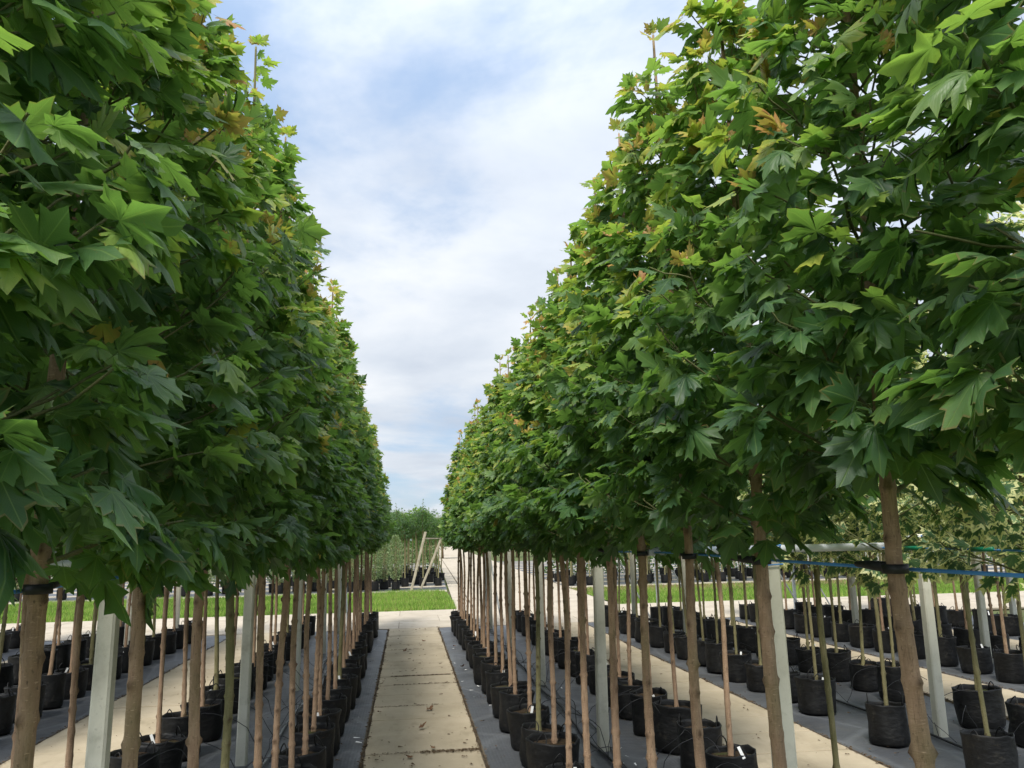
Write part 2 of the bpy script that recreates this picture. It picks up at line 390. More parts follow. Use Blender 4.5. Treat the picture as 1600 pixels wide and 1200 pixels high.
# dark crumbly dirt and litter along the fabric edges
def litter(edges, n, seed, name='edge_litter'):
    q = np.random.RandomState(seed); mb = MB()
    for (x, y0, y1, wdt) in edges:
        for k in range(n):
            yy = y0+(y1-y0)*q.rand()**1.5; xx = x + q.randn()*wdt; s = .006+.016*q.rand()**2; a = q.rand()*6.3
            c, sn = math.cos(a), math.sin(a); zt = .006+.008*q.rand()
            v = [(-s, -.5*s, 0), (s*.9, -.4*s, s*.3), (s*1.2, .5*s, 0), (-.6*s, .6*s, s*.4)]
            v = [(xx+c*p[0]-sn*p[1], yy+sn*p[0]+c*p[1], zt+p[2]) for p in v]
            mb.add(v, [(0, 1, 2), (0, 2, 3)])
    return obj(name, mb.mesh(name, M['litter']), kind='stuff')
ed = []
for i in (-1, 0, 1, 2):
    x0, x1 = path_x(i); s = {-1: 5, 0: 3, 1: 4, 2: 8}[i]
    ed += [(x0, s, BEDEND, .018), (x1, s, BEDEND, .018)]
litter(ed, 900, 3)
mb = MB()
for i in (-1, 0, 1, 2):
    for xx in path_x(i):
        n = 240
        for k in range(n):
            ya = 2+(BEDEND-2.05)*k/n; yb = 2+(BEDEND-2.05)*(k+1)/n
            wa = .006+.030*abs(noise.noise((ya*2.3, xx, 1)))**1.3; wb = .006+.030*abs(noise.noise((yb*2.3, xx, 1)))**1.3
            mb.add([(xx-wa, ya, .0035), (xx+wa, ya, .0035), (xx+wb, yb, .0035), (xx-wb, yb, .0035), ], [(0, 1, 2, 3)])
obj('edge_dirt', mb.mesh('edge_dirt', M['dirt']), kind='stuff')

# ---- cross road
rb = obj('road', mesh('road', [(-24, BEDEND+.002, -.022), (44, BEDEND+.002, -.022), (44, GR0, -.022), (-24, GR0, -.022)], [(0, 1, 2, 3)], M['bedding']), kind='structure')
rs = [slab_mesh('road_slab', 2.392, 1.652, M['road'], k) for k in range(2)]
for j in range(3):
    for i in range(28):
        x = -23.0+2.4*i + (1.1 if j == 1 else 0)
        obj('road_slab', rs[(i+j) % 2], rb, (x, BEDEND+.835+1.663*j, rnd.uniform(-.003, .003)))
# ---- far road going away between the two far blocks
def rx(y): return 1.75+.030*(y-33), 6.9+.030*(y-33)
v = []; ys = [GR0+.01, 34, 60, 110, 240]
for y in ys: a, b_ = rx(y); v += [(a, y, -.004), (b_, y, -.004)]
farroad = obj('far_road', mesh('far_road', v, [(2*i, 2*i+1, 2*i+3, 2*i+2) for i in range(len(ys)-1)], M['road']), kind='structure')
# dark drain line running down that road
v = []
for y in (26.2, 60, 110, 240):
    a, b_ = rx(y); xx = a+.55-.004*(y-26); v += [(xx, y, .001), (xx+.06, y, .001)]
obj('drain_line', mesh('drain_line', v, [(0, 1, 3, 2), (2, 3, 5, 4), (4, 5, 7, 6)], M['bedding']), kind='structure')

# ---- grass strips
def grass(x0, x1, y0, y1, n, seed, brown=False):
    q = np.random.RandomState(seed)
    x = x0+(x1-x0)*q.rand(n); y = y0+(y1-y0)*q.rand(n)
    edge = np.abs(np.sin(x*1.7))*.12 + .05
    y = np.clip(y, y0-edge, y1+edge*.5)
    pat = .5+.5*np.sin(x*.9+np.cos(y*1.3)*1.8)*np.cos(y*1.1+x*.35)
    h = (.05+.10*q.rand(n))*(.7+.7*pat); a = q.rand(n)*np.pi; wd = .007+.007*q.rand(n)
    lean = q.randn(n, 2)*.045
    V = np.zeros((n, 3, 3))
    V[:, 0] = np.c_[x-np.cos(a)*wd, y-np.sin(a)*wd, np.full(n, -.02)]
    V[:, 1] = np.c_[x+np.cos(a)*wd, y+np.sin(a)*wd, np.full(n, -.02)]
    V[:, 2] = np.c_[x+lean[:, 0], y+lean[:, 1], h]
    tone = np.clip(.15+.5*pat+.25*q.randn(n), 0, .9); tone[q.rand(n) < .05] = 1.0
    if brown:
        t_ = (y-y0)/(y1-y0); br = (q.rand(n) < np.clip((t_-.45)*2.6, 0, .85)); tone[br] = 1.0; V[br, 2, 2] *= .5
    me = bpy.data.meshes.new('grass'); me.from_pydata(V.reshape(-1, 3).tolist(), [], np.arange(3*n).reshape(-1, 3).tolist())
    at = me.attributes.new('tone', 'FLOAT', 'POINT'); at.data.foreach_set('value', np.repeat(tone, 3).astype('f'))
    me.materials.append(M['grass']); return obj('grass', me, kind='stuff')
a0, b0 = rx(29)
for (x0, x1, nn, br) in ((-15, a0-.05, 75000, False), (b0+.1, 34, 90000, True)):
    obj('lawn', mesh('lawn', [(x0-8 if not br else x0, GR0+.02, -.012), (x1 if not br else 50, GR0+.02, -.012), (x1+.1 if not br else 50, GR1, -.012), (x0-8 if not br else x0, GR1, -.012)], [(0, 1, 2, 3)], M['lawn' if not br else 'lawn']), kind='structure')
    grass(x0, x1, GR0+.03, GR1, nn, 5 if br else 6, br)

# ------------------------------------------------------------------ leaves
half = [(.10, -.13), (.30, -.14), (.50, -.08), (.38, .08), (.62, .13), (.62, .25), (.88, .41), (.65, .44), (.62, .60), (.44, .50),
        (.30, .46), (.33, .62), (.43, .76), (.23, .76), (.15, .92)]
half = [(x*.80, y) for x, y in half]
lowhalf = [(.40, -.08), (.33, .08), (.64, .40), (.23, .46), (.30, .74)]
VA = [R(90), R(33), R(-6), R(147), R(186)]
def zfun(x, y, curl, fold, wav):
    r = math.hypot(x, y)
    th = math.atan2(y, x)
    if th < -math.pi/2: th += 2*math.pi
    d = min(r*abs(math.sin(max(-1.2, min(1.2, th-a)))) for a in VA)
    return -curl*r*r - fold*(d*d/(d+.05)) + wav*math.sin(7*x+3*y)*r*.35 + .06*math.sin(11*y+4*x)*abs(x) - .10*abs(x)
_q = random.Random(4)
def outline(h):
    a = [(x*_q.uniform(.90, 1.08), y+_q.uniform(-.03, .03)) for x, y in h]; b = [(-x*_q.uniform(.90, 1.08), y+_q.uniform(-.03, .03)) for x, y in h]
    return a + [(_q.uniform(-.05, .05), 1.14)] + b[::-1]
def leaf_template(lod, curl=.22, fold=.28, wav=.10, petiole=True):
    ol = outline(lowhalf if lod == 0 else half); n = len(ol); V = [(0, 0, 0)]; E = [0.0]; Fc = []
    if lod == 2:
        for k in (.34, .7, 1.0):
            for x, y in ol: V.append((x*k, y*k)); E.append(k if k == 1 else k*.8)
        for i in range(n-1):
            Fc.append((0, 1+i, 2+i))
            for r_ in (1, 1+n): Fc += [(r_+i, r_+n+i, r_+n+i+1), (r_+i, r_+n+i+1, r_+i+1)]
    else:
        for x, y in ol: V.append((x, y)); E.append(1.0)
        for i in range(n-1): Fc.append((0, 1+i, 2+i))
    V = [(p[0], p[1], zfun(p[0], p[1], curl, fold, wav)) for p in V]
    if petiole and lod > 0:
        b = len(V)
        V += [(-.013, 0, -.003), (.013, 0, -.003), (0, -.34, .05), (.018, -.62, .0), (-.010, -.62, .0), (0, 0, -.022)]
        E += [0]*6
        Fc += [(b, b+1, b+2), (b+2, b+3, b+4), (b+1, b+5, b+2), (b+5, b, b+2)]
    return np.array(V, 'f'), np.array(Fc, 'i'), np.array(E, 'f')
TEMPL = {l: [leaf_template(l, c, f_, w_) for c, f_, w_ in ((.14, .24, .12), (.36, .16, .20), (.02, .32, .14), (.22, .06, -.24))] for l in (0, 1, 2)}
def small_template():
    V = np.array([(0, 0, 0), (.22, .35, .03), (.13, .8, -.03), (0, 1.05, -.12), (-.13, .8, -.03), (-.22, .35, .03)], 'f')
    return V, np.array([(0, 1, 2), (0, 2, 3), (0, 3, 4), (0, 4, 5)], 'i'), np.array([0, 1, 1, 1, 1, 1], 'f')
SMALL = [small_template()]

def leaves_mesh(name, pos, bas, val, templs, mat):
    """one mesh of many leaves; pos (n,3), bas (n,3,3) columns = x,y,z axes with scale, val (n,2)=rnd, age"""
    n = len(pos); which = np.arange(n) % len(templs); VV = []; FF = []; UV = []; VL = []; off = 0
    for k, (V, Fc, E) in enumerate(templs):
        ix = np.where(which == k)[0]
        if len(ix) == 0: continue
        P = np.einsum('nij,vj->nvi', bas[ix], V)+pos[ix][:, None]
        VV.append(P.reshape(-1, 3))
        FF.append((Fc[None]+(np.arange(len(ix))*len(V))[:, None, None]).reshape(-1, 3)+off); off += len(ix)*len(V)
        UV.append(np.tile(np.c_[V[:, :2], E], (len(ix), 1)))
        VL.append(np.repeat(np.c_[val[ix], np.zeros(len(ix))], len(V), axis=0))
    VV = np.concatenate(VV).astype('f'); FF = np.concatenate(FF).astype('i'); UV = np.concatenate(UV).astype('f'); VL = np.concatenate(VL).astype('f')
    me = bpy.data.meshes.new(name)
    me.vertices.add(len(VV)); me.vertices.foreach_set('co', VV.ravel())
    me.loops.add(FF.size); me.loops.foreach_set('vertex_index', FF.ravel())
    me.polygons.add(len(FF)); me.polygons.foreach_set('loop_start', np.arange(0, FF.size, 3, dtype='i'))
    me.polygons.foreach_set('loop_total', np.full(len(FF), 3, 'i'))
    me.update(calc_edges=True)
    for nm, A in (('leafuv', UV), ('leafval', VL)):
        at = me.attributes.new(nm, 'FLOAT_VECTOR', 'POINT'); at.data.foreach_set('vector', A.ravel())
    me.polygons.foreach_set('use_smooth', np.ones(len(FF), bool))
    me.materials.append(mat)
    return me

def norm(a): return a/np.maximum(1e-9, np.linalg.norm(a, axis=-1, keepdims=True))

def crown_skeleton(seed, cb=1.98, zt=5.0, R0=1.0, nb=34, leafs=.93, young=.42, subn=3, step=.068, prof=None):
    """branches (list of point lists with radii) and leaf arrays for one tree, local coordinates"""
    q = np.random.RandomState(seed)
    pr = prof or [(0, .34), (.08, .53), (.2, .58), (.4, .49), (.6, .26), (.8, .10), (1, .02)]
    def prad(z):
        t = (z-cb)/(zt-cb); return R0*np.interp(t, [a for a, _ in pr], [b for _, b in pr])
    ph = q.rand()*6.28; sway = q.randn(2)*.02
    def axis(z): return np.array([sway[0]*math.sin(z*1.3+ph), sway[1]*math.sin(z*1.1+ph*2), z])
    branches = []; nodes = []   # node: pos, shoot dir, s along shoot (0..1), size factor, young flag
    def shoot(p0, az, rise, L, r0, depth):
        npt = 5 if depth == 0 else 3
        pts = []; d0 = np.array([math.cos(az), math.sin(az), 0])
        for i in range(npt+1):
            s = i/npt
            hor = L*math.cos(rise)*s*(1-.12*s); ver = L*math.sin(rise)*(s*.75+.25*s*s)
            pts.append(p0 + d0*hor + np.array([0, 0, ver]) + (q.randn(3)*.008*s if i else 0))
        pts = np.array(pts); branches.append((pts, np.linspace(r0, .0028, npt+1)))
        nn = max(2, int(L/step)); 
        for k in range(nn):
            s = (.05 if depth == 0 else .12) + (.97 if depth == 0 else .9)*(k+.5)/nn; s = min(s, 1)
            f = s*npt; i = min(int(f), npt-1); p = pts[i]*(1-(f-i))+pts[i+1]*(f-i)
            nodes.append((p, norm(pts[i+1]-pts[i]), s, k, depth))
        tip = pts[-1]
        yl = (tip[2] > cb+.36*(zt-cb)) and q.rand() < young*(1.25 if depth == 0 else .35)*(.55+1.6*(tip[2]-cb)/(zt-cb))
        nodes.append((tip, norm(pts[-1]-pts[-2]), 2.0 if yl else 1.05, 0, depth))
        if depth == 0:
            for j in range(subn):
                s = .35+.5*j/max(1, subn-1)+q.uniform(-.08, .08); f = min(s, .95)*npt; i = min(int(f), npt-1); p = pts[i]*(1-(f-i))+pts[i+1]*(f-i)
                rest = max(.12, (1-s)*L*.9+.10)
                shoot(p, az+(1 if j % 2 else -1)*q.uniform(.5, 1.1), rise*q.uniform(.5, 1.1), min(.38, rest*q.uniform(.8, 1.2)), r0*.55, 1)
    for b in range(nb):
        t = (b+.3*q.rand())/nb; zs = cb-.06 + (zt-cb-.38)*t**1.08
        az = b*2.399963+q.uniform(-.35, .35)
        rise = R(26)+R(34)*t+R(q.uniform(-8, 8))
        # length so that the tip meets the profile
        L = .3
        for _ in range(4):
            ze = zs+L*math.sin(rise); L = max(.13, prad(min(ze, zt))*.80/math.cos(rise)*1.0)
        L *= q.uniform(.80, 1.08) if q.rand() > .12 else q.uniform(1.12, 1.32)
        if t > .9: L = min(L, .3)
        shoot(axis(zs), az, rise, L, .0072*(1-.5*t), 0)
    # leader top shoots
    for k in range(5): nodes.append((axis(zt-.32+.075*k), np.array([0, 0, 1.]), .7+.1*k, k, 0))
    nodes.append((axis(zt), np.array([0, 0, 1.]), 2.0, 0, 0))
    # sparse leaves inside along the stem
    pos = []; bas = []; val = []
    for (p, d, s, k, depth) in nodes:
        if s >= 1.9:
            cnt = q.randint(4, 7); a0_ = q.rand()*6.28
            rad_ = None
        else: cnt = 2; a0_ = k*1.5708+q.rand()*.5
        ax = norm(np.cross(d, [0, 0, 1.])+1e-6); ay = np.cross(d, ax)
        o = p.copy(); o[2] = 0; o = norm(o[None])[0] if np.linalg.norm(o[:2]) > .04 else norm(q.randn(3))*np.array([1, 1, 0])
        tz = np.clip((p[2]-cb)/(zt-cb), 0, 1)
        for c in range(cnt):
            if s < 1.9 and q.rand() > (leafs if tz > .3 else .97): continue
            an = a0_+c*(math.pi if cnt == 2 else 6.28/cnt)
            sd_ = ax*math.cos(an)+ay*math.sin(an)
            if s >= 1.9:
                inner = c >= cnt-3
                t_ = norm(sd_*(.9 if not inner else .5)+d*.7+np.array([0, 0, .35 if inner else -.1]))
                sz = q.uniform(.045, .070) if inner else q.uniform(.060, .088)
                age_light = q.uniform(.66, 1.0) if inner else q.uniform(.36, .68)
            else:
                droop = (.80-.55*tz)*q.uniform(.1, 1.6)
                t_ = norm(sd_*.75+o*.75+d*.15+np.array([0, 0, -droop]))
                sz = q.uniform(.075, .136)*(1 if depth == 0 else .94)*(1.0-.12*tz)
                if s > .88: sz *= .82
                age_light = .06+.16*tz+.20*tz*q.rand() + (.17*(s > .8)*(tz > .15) + .10*(s > .95))*q.rand()*2.0*min(1, .35+tz) + (.10 if q.rand() < .12 else 0)  # younger leaves at tips and top; height term also paints the upper crown brighter
                if q.rand() < .004: age_light = q.uniform(.55, .8)
            up = np.array([0, 0, .9])+o*q.uniform(.1, 1.1)+q.randn(3)*.38
            n_ = norm(up-t_*np.dot(up, t_)); x_ = np.cross(t_, n_)
            pos.append(p+t_*sz*.60); bas.append(np.stack([x_*sz*q.uniform(.88, 1.12), t_*sz, n_*sz*q.uniform(.5, 1.5)], 1)); val.append((q.rand(), age_light))
    trunk_axis = [axis(z) for z in np.linspace(.32, zt, 48)]
    return branches, np.array(pos), np.array(bas), np.array(val), axis, zt

def stem_mesh(name, seed, zt, r0, axis, branches, sides, mat, rings_to=2.4, bs=4, knots=True, r_top=.006):
    """stem with node rings and pruning knobs, then leader and limbs"""
    q = np.random.RandomState(seed+999); mb = MB(); V = []; K = []
    zs = []; z = .30
    step = .0135 if sides >= 12 else .030
    while z < rings_to: zs.append(z); z += step
    while z < zt: zs.append(z); z += .10
    zs.append(zt)
    nodes = []; zn = .42
    while zn < rings_to: nodes.append((zn, q.rand()*6.28, q.rand())); zn += q.uniform(.07, .20)
    ph = q.rand()*6; la = q.rand(2)*2*math.pi; amp = .012
    for z in zs:
        c = axis(z) if z > 1.9 else None
        base = np.array([amp*math.sin(z*2.1+la[0]), amp*math.sin(z*1.7+la[1]), z])
        a = axis(z); w_ = min(1, max(0, (z-1.4)/.7)); c = base*(1-w_)+a*w_; c[2] = z
        taper = r0*(1-.22*(z-.3)/(rings_to-.3)) if z < rings_to else r_top + r0*(.78*math.exp(-(z-rings_to)/.16)*.28 + .54*max(0, 1-(z-rings_to)/(zt-rings_to+.01))**1.25)
        flare = 1+.45*math.exp(-(z-.30)/.05)
        for s_ in range(sides):
            an = 2*math.pi*s_/sides; r = taper*flare*(1+.05*math.sin(an*2+z*4+ph)+.025*q.randn()*.6); kn = 0.0
            if knots:
                for (zk, ak, sk) in nodes:
                    dz_ = abs(z-zk)
                    if dz_ < .05:
                        r += taper*.15*math.exp(-(dz_/.009)**2)
                        if sk > .25:
                            for aa in (ak, ak+math.pi):
                                da = math.atan2(math.sin(an-aa), math.cos(an-aa))
                                g_ = math.exp(-(dz_/.015)**2-(da/.36)**2)
                                r += taper*.72*sk*g_; kn = max(kn, g_)
            V.append((c[0]+r*math.cos(an), c[1]+r*math.sin(an), z)); K.append(kn)
    n = len(zs)
    Fc = [(i*sides+k, i*sides+(k+1) % sides, (i+1)*sides+(k+1) % sides, (i+1)*sides+k) for i in range(n-1) for k in range(sides)]
    Fc.append(tuple(range((n-1)*sides, n*sides)))
    mb.add(V, Fc)
    nf = len(mb.f)
    for pts, rr in branches: mb.tube(pts, list(rr), bs, False)
    me = mb.mesh(name, mat, True); me.materials.append(M['twig'])
    mi = np.zeros(len(mb.f), 'i'); mi[nf:] = 1; me.polygons.foreach_set('material_index', mi)
    at = me.attributes.new('knot', 'FLOAT', 'POINT'); kk = np.zeros(len(mb.v), 'f'); kk[:len(K)] = K; at.data.foreach_set('value', kk)
    return me

# ------------------------------------------------------------------ grow bags
def bag_mesh(seed, r=.205, h=.40, sides=22):
    q = random.Random(seed); V = []; Fc = []
    prof = [(0, .90), (.02, .97), (.10, 1.0), (.20, .99), (.30, 1.0), (h-.05, 1.01), (h-.015, 1.03), (h, 1.04), (h+.003, 1.0), (h-.02, .965), (h-.075, .95)]
    ox = q.random()*20
    for j, (z, k) in enumerate(prof):
        for s_ in range(sides):
            an = 2*math.pi*s_/sides; c, sn = math.cos(an), math.sin(an)
            wob = .030*noise.noise((c*1.4+ox, sn*1.4, z*4))+.018*noise.noise((c*4+ox, sn*4, z*9))
            top = .020*noise.noise((c*2.3+ox, sn*2.3, 5)) if z > h-.08 else 0
            rr = r*k*(1+wob/r*.8)
            V.append((c*rr, sn*rr*.98, z+top))
    n = len(prof)
    for j in range(n-1):
        for s_ in range(sides): Fc.append((j*sides+s_, j*sides+(s_+1) % sides, (j+1)*sides+(s_+1) % sides, (j+1)*sides+s_))
    Fc.append(tuple(range(sides-1, -1, -1)))
    # side seam ridge
    me = mesh('grow_bag', V, Fc, M['bag'], True)
    # soil
    sv = [(0, 0, h-.03)]; sf = []
    for ring, rr in ((1, .33), (2, .66), (3, .955)):
        for s_ in range(sides):
            an = 2*math.pi*s_/sides; sv.append((math.cos(an)*r*rr, math.sin(an)*r*rr, h-.045-.012*rr+.02*noise.noise((math.cos(an)*rr*5+ox, math.sin(an)*rr*5, 2))))
    for s_ in range(sides):
        s2 = (s_+1) % sides; sf.append((0, 1+s_, 1+s2))
        for ring in (0, 1): a = 1+ring*sides; sf.append((a+s_, a+sides+s_, a+sides+s2, a+s2))
    sm = mesh('soil', sv, sf, M['soil'], True)
    return me, sm
BAGS = [bag_mesh(s, .205+.012*(s % 3), .385+.02*(s % 4)) for s in range(6)]
BAGS_LOW = [bag_mesh(s+20, .20, .38, 10) for s in range(2)]
def handle_mesh():
    mb = MB(); pts = []
    for k in range(9):
        a = math.pi*k/8; pts.append((.052*math.cos(a)*1.0, .012*math.sin(a), .085*math.sin(a)-.02*abs(math.cos(a))))
    mb.tube(pts, .006, 5); return mb.mesh('handle', M['bag'], True)
HAND = handle_mesh()
LABM = MB().box((-.013, -.0015, -.06), (.013, .0015, .04)).mesh('plant_label', M['white'])
TIE = MB().tube([(0.005*math.cos(a)*0+.0*a, 0, 2.085+.012*a) for a in range(3)], .034, 12).tube([(.03, .0, 2.10), (.11, .0, 2.104), (.17, .0, 2.105)], [.015, .013, .008], 8).mesh('rubber_tie', M['tie'], True)

def potted_parts(root, seed, low=False, rot=0.0, label=True, handles=True):
    q = random.Random(seed*31+5)
    me, sm = (BAGS_LOW if low else BAGS)[seed % (2 if low else 6)]
    bag = obj('grow_bag', me, root, (0, 0, 0), q.uniform(0, 6.28))
    sc_ = q.uniform(.88, 1.08); bag.scale = (sc_, sc_*q.uniform(.95, 1.05), q.uniform(.9, 1.08))
    bag.rotation_euler[0] = q.uniform(-.05, .05); bag.rotation_euler[1] = q.uniform(-.05, .05)
    if not low:
        obj('soil', sm, bag)
        if handles:
            for k in range(2):
                an = k*math.pi+.3; h = obj('handle', HAND, bag, (.19*math.cos(an), .19*math.sin(an), .395), an+math.pi/2)
                h.rotation_euler[0] = q.uniform(-.5, .5)
    if label:
        lb = obj('plant_label', LABM, root, (.15*math.sin(rot), -.19+.02*q.random(), .40), q.uniform(-.5, .5)); lb.rotation_euler[0] = q.uniform(-.5, .2); lb.rotation_euler[1] = q.uniform(-.4, .4)
    return bag

ORD = 'first second third fourth fifth sixth seventh eighth ninth tenth eleventh twelfth thirteenth fourteenth fifteenth sixteenth seventeenth eighteenth nineteenth twentieth twenty-first twenty-second twenty-third twenty-fourth twenty-fifth twenty-sixth twenty-seventh twenty-eighth twenty-ninth thirtieth'.split()

HD = []       # single leaf meshes: [shape][age class]
AGE_LIGHTS = [(.06, 0), (.13, 0), (.24, 0), (.36, 0), (.55, 0), (.80, 0), (.95, 0)]
for si in range(4):
    row = []
    for ai, (ag, _) in enumerate(AGE_LIGHTS):
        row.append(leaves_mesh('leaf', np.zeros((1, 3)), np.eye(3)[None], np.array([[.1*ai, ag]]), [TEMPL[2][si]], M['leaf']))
    HD.append(row)
AG = np.array([a for a, _ in AGE_LIGHTS])

def near_tree(x, y, seed, side, label, group, nleaf, idx, mat='leaf', barkm='bark', name='potted_maple', zt=None, lean=(0, 0), r0=.034):
    q = random.Random(seed)
    zt = zt or (q.uniform(4.55, 5.2) if x < 0 else max(4.4, 4.95-.09*idx)+q.uniform(-.24, .2))
    br, pos, bas, val, axis, zt = crown_skeleton(seed, ((2.36, 2.38, 2.30)[idx] if x > 0 and idx < 3 else 2.27 if x > 0 else 2.23) - .02*min(idx, 6)+q.uniform(-.03, .03), zt, q.uniform(.88, 1.08)*(1 if x < 0 else .86), leafs=.76 if x > 0 and idx < 3 else .88)
    root = bpy.data.objects.new(name, None); link(root); root.location = (x, y, 0); root.empty_display_size = .2
    root.rotation_euler = (lean[1], lean[0], 0)
    for k, v in tagd(label, 'tree', group).items(): root[k] = v
    obj('trunk', stem_mesh('trunk', seed, zt, r0, axis, br, 16, M[barkm]), root)
    # choose the leaves that show largest as objects of their own
    Pw = pos + np.array([x, y, 0]); u, v, z = project(Pw)
    inn = (u > -60) & (u < 1660) & (v > -60) & (v < 1260) & (z > .2)
    tc = norm((CAMP[:2]-np.array([x, y]))[None])[0]
    rad = np.linalg.norm(pos[:, :2], axis=1); fac = (pos[:, :2] @ tc)
    inward = -np.sign(x)*pos[:, 0]
    score = (fac*.6+inward*.6+rad*.35)+.25*(pos[:, 2]-2.0)*(-.05)
    sz = np.linalg.norm(bas[:, :, 1], axis=1)
    score = score + sz*1.5; score[~inn] = -99
    order = np.argsort(-score)[:nleaf]; order = order[score[order] > -50]
    rest = np.ones(len(pos), bool); rest[order] = False
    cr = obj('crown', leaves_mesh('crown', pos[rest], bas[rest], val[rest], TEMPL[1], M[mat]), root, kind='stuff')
    for i in order:
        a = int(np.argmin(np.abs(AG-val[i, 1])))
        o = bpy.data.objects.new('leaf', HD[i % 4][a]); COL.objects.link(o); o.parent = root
        Mx = np.eye(4); Mx[:3, :3] = bas[i]; Mx[:3, 3] = pos[i]
        s_ = np.linalg.norm(bas[i], axis=0); rot = Matrix((bas[i]/s_).tolist()).to_quaternion()
        o.rotation_mode = 'QUATERNION'; o.rotation_quaternion = rot; o.location = pos[i].tolist(); o.scale = s_.tolist()
    potted_parts(root, seed, label=(idx % 3 == 1))
    t_ = obj('rubber_tie', TIE, root, (float(axis(2.1)[0]), float(axis(2.1)[1]), 0), math.pi*.5+(math.pi if x > 0 else 0)*0+q.uniform(-.3, .3))
    return root

VAR = {}
def variant(kind, k):
    if (kind, k) in VAR: return VAR[(kind, k)]
    sd_ = 500+k*17+hash_(kind)
    if kind == 'maple':
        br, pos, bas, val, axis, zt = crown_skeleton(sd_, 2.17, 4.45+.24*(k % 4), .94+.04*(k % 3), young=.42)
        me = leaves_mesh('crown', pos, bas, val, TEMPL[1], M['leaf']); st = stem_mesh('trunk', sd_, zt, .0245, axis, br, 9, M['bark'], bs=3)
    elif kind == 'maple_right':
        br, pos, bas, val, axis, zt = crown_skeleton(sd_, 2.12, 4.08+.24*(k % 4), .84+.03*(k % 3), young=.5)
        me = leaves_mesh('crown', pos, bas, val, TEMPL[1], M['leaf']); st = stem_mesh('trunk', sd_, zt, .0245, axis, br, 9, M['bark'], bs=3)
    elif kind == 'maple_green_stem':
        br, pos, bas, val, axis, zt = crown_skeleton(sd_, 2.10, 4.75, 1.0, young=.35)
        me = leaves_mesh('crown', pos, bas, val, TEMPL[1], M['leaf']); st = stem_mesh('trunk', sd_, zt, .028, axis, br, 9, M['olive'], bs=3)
    elif kind == 'variegated':
        br, pos, bas, val, axis, zt = crown_skeleton(sd_, 2.0, 4.1, .98, nb=30, young=0, leafs=1)
        bas = bas*.82
        me = leaves_mesh('crown', pos, bas, val, TEMPL[1], M['vleaf']); st = stem_mesh('trunk', sd_, zt, .022, axis, br, 9, M['olive'], bs=3)
    elif kind == 'purple':
        br, pos, bas, val, axis, zt = crown_skeleton(sd_, 1.75, 4.2, .95, nb=26, young=0)
        me = leaves_mesh('crown', pos, bas, val, TEMPL[0], M['pleaf']); st = stem_mesh('trunk', sd_, zt, .025, axis, br, 7, M['bark'], bs=3)
    elif kind == 'standard':
        br, pos, bas, val, axis, zt = crown_skeleton(sd_, 2.30, 3.4+.15*(k % 3), 1.05, nb=26, young=0, subn=2, step=.08, prof=[(0, .45), (.2, .72), (.5, .74), (.8, .5), (1, .1)])
        bas = bas*.8
        me = leaves_mesh('crown', pos, bas, val, TEMPL[0], M['sleaf']); st = stem_mesh('trunk', sd_, zt, .032, axis, br, 6, M['olive'], bs=3, knots=False)
    elif kind == 'willow':
        q = np.random.RandomState(sd_); n = 1500
        z = .42+1.75*q.rand(n)**.9; r = .30*np.sqrt(q.rand(n))*np.clip((2.3-z)/.6, .35, 1)*np.clip((z-.2)/.5, .4, 1); a = q.rand(n)*6.28
        pos = np.c_[r*np.cos(a), r*np.sin(a), z]; t_ = norm(np.c_[np.cos(a), np.sin(a), q.uniform(-.4, 1.2, n)]); up = norm(q.randn(n, 3)); up = norm(up-t_*np.sum(up*t_, 1)[:, None])
        s = q.uniform(.05, .10, n)[:, None]; bas = np.stack([np.cross(t_, up)*s*1.0, t_*s, up*s], 2); val = np.c_[q.rand(n), q.rand(n)*.9]
        me = leaves_mesh('crown', pos, bas, val, SMALL, M['wleaf'])
        mb = MB()
        for j in range(7):
            a_ = q.rand()*6.28; rr = .06*q.rand(); e = .22*q.rand(); mb.tube([(rr*math.cos(a_), rr*math.sin(a_), .3), ((rr+e)*.6*math.cos(a_), (rr+e)*.6*math.sin(a_), 1.2), (e*math.cos(a_), e*math.sin(a_), 2.15)], [.010, .007, .003], 4, False)
        st = mb.mesh('trunk', M['olive'], True)
    elif kind == 'big':
        q = np.random.RandomState(sd_); n = 5200; hgt = 6.4+1.3*(k % 3); cbz = 1.6
        cl = q.rand(26, 3); C = np.c_[(cl[:, 0]-.5)*3.4, (cl[:, 1]-.5)*3.4, cbz+.6+(hgt-cbz-1.0)*cl[:, 2]]
        C[:, :2] *= np.clip((hgt-C[:, 2])/(hgt-cbz)*1.6, .25, 1)[:, None]
        w_ = q.randint(0, 26, n); dv = norm(q.randn(n, 3))*(.85*q.rand(n)**.4)[:, None]*np.array([1, 1, .75]); pos = C[w_]+dv
        t_ = norm(dv+q.randn(n, 3)*.5-np.array([0, 0, .3])); up = norm(np.array([0, 0, 1.])+q.randn(n, 3)*.5); up = norm(up-t_*np.sum(up*t_, 1)[:, None])
        s = q.uniform(.11, .2, n)[:, None]; bas = np.stack([np.cross(t_, up)*s*1.5, t_*s, up*s], 2); val = np.c_[q.rand(n), np.clip(q.rand(n)*.5+.5*(cl[w_, 2]), 0, 1)]
        me = leaves_mesh('crown', pos, bas, val, SMALL, M['bleaf'])
        mb = MB().tube([(0, 0, -.1), (.05, 0, 2), (0, .1, hgt*.8)], [.16, .12, .03], 7)
        for j in range(8): c_ = C[j]; mb.tube([(0, 0, 1.2+.3*j), (c_[0]*.6, c_[1]*.6, c_[2]*.8), tuple(c_)], [.06, .04, .01], 4)
        st = mb.mesh('trunk', M['bark'], True)
    VAR[(kind, k)] = (me, st); return me, st
def hash_(s): return sum(ord(c_)*(i+1) for i, c_ in enumerate(s)) % 997

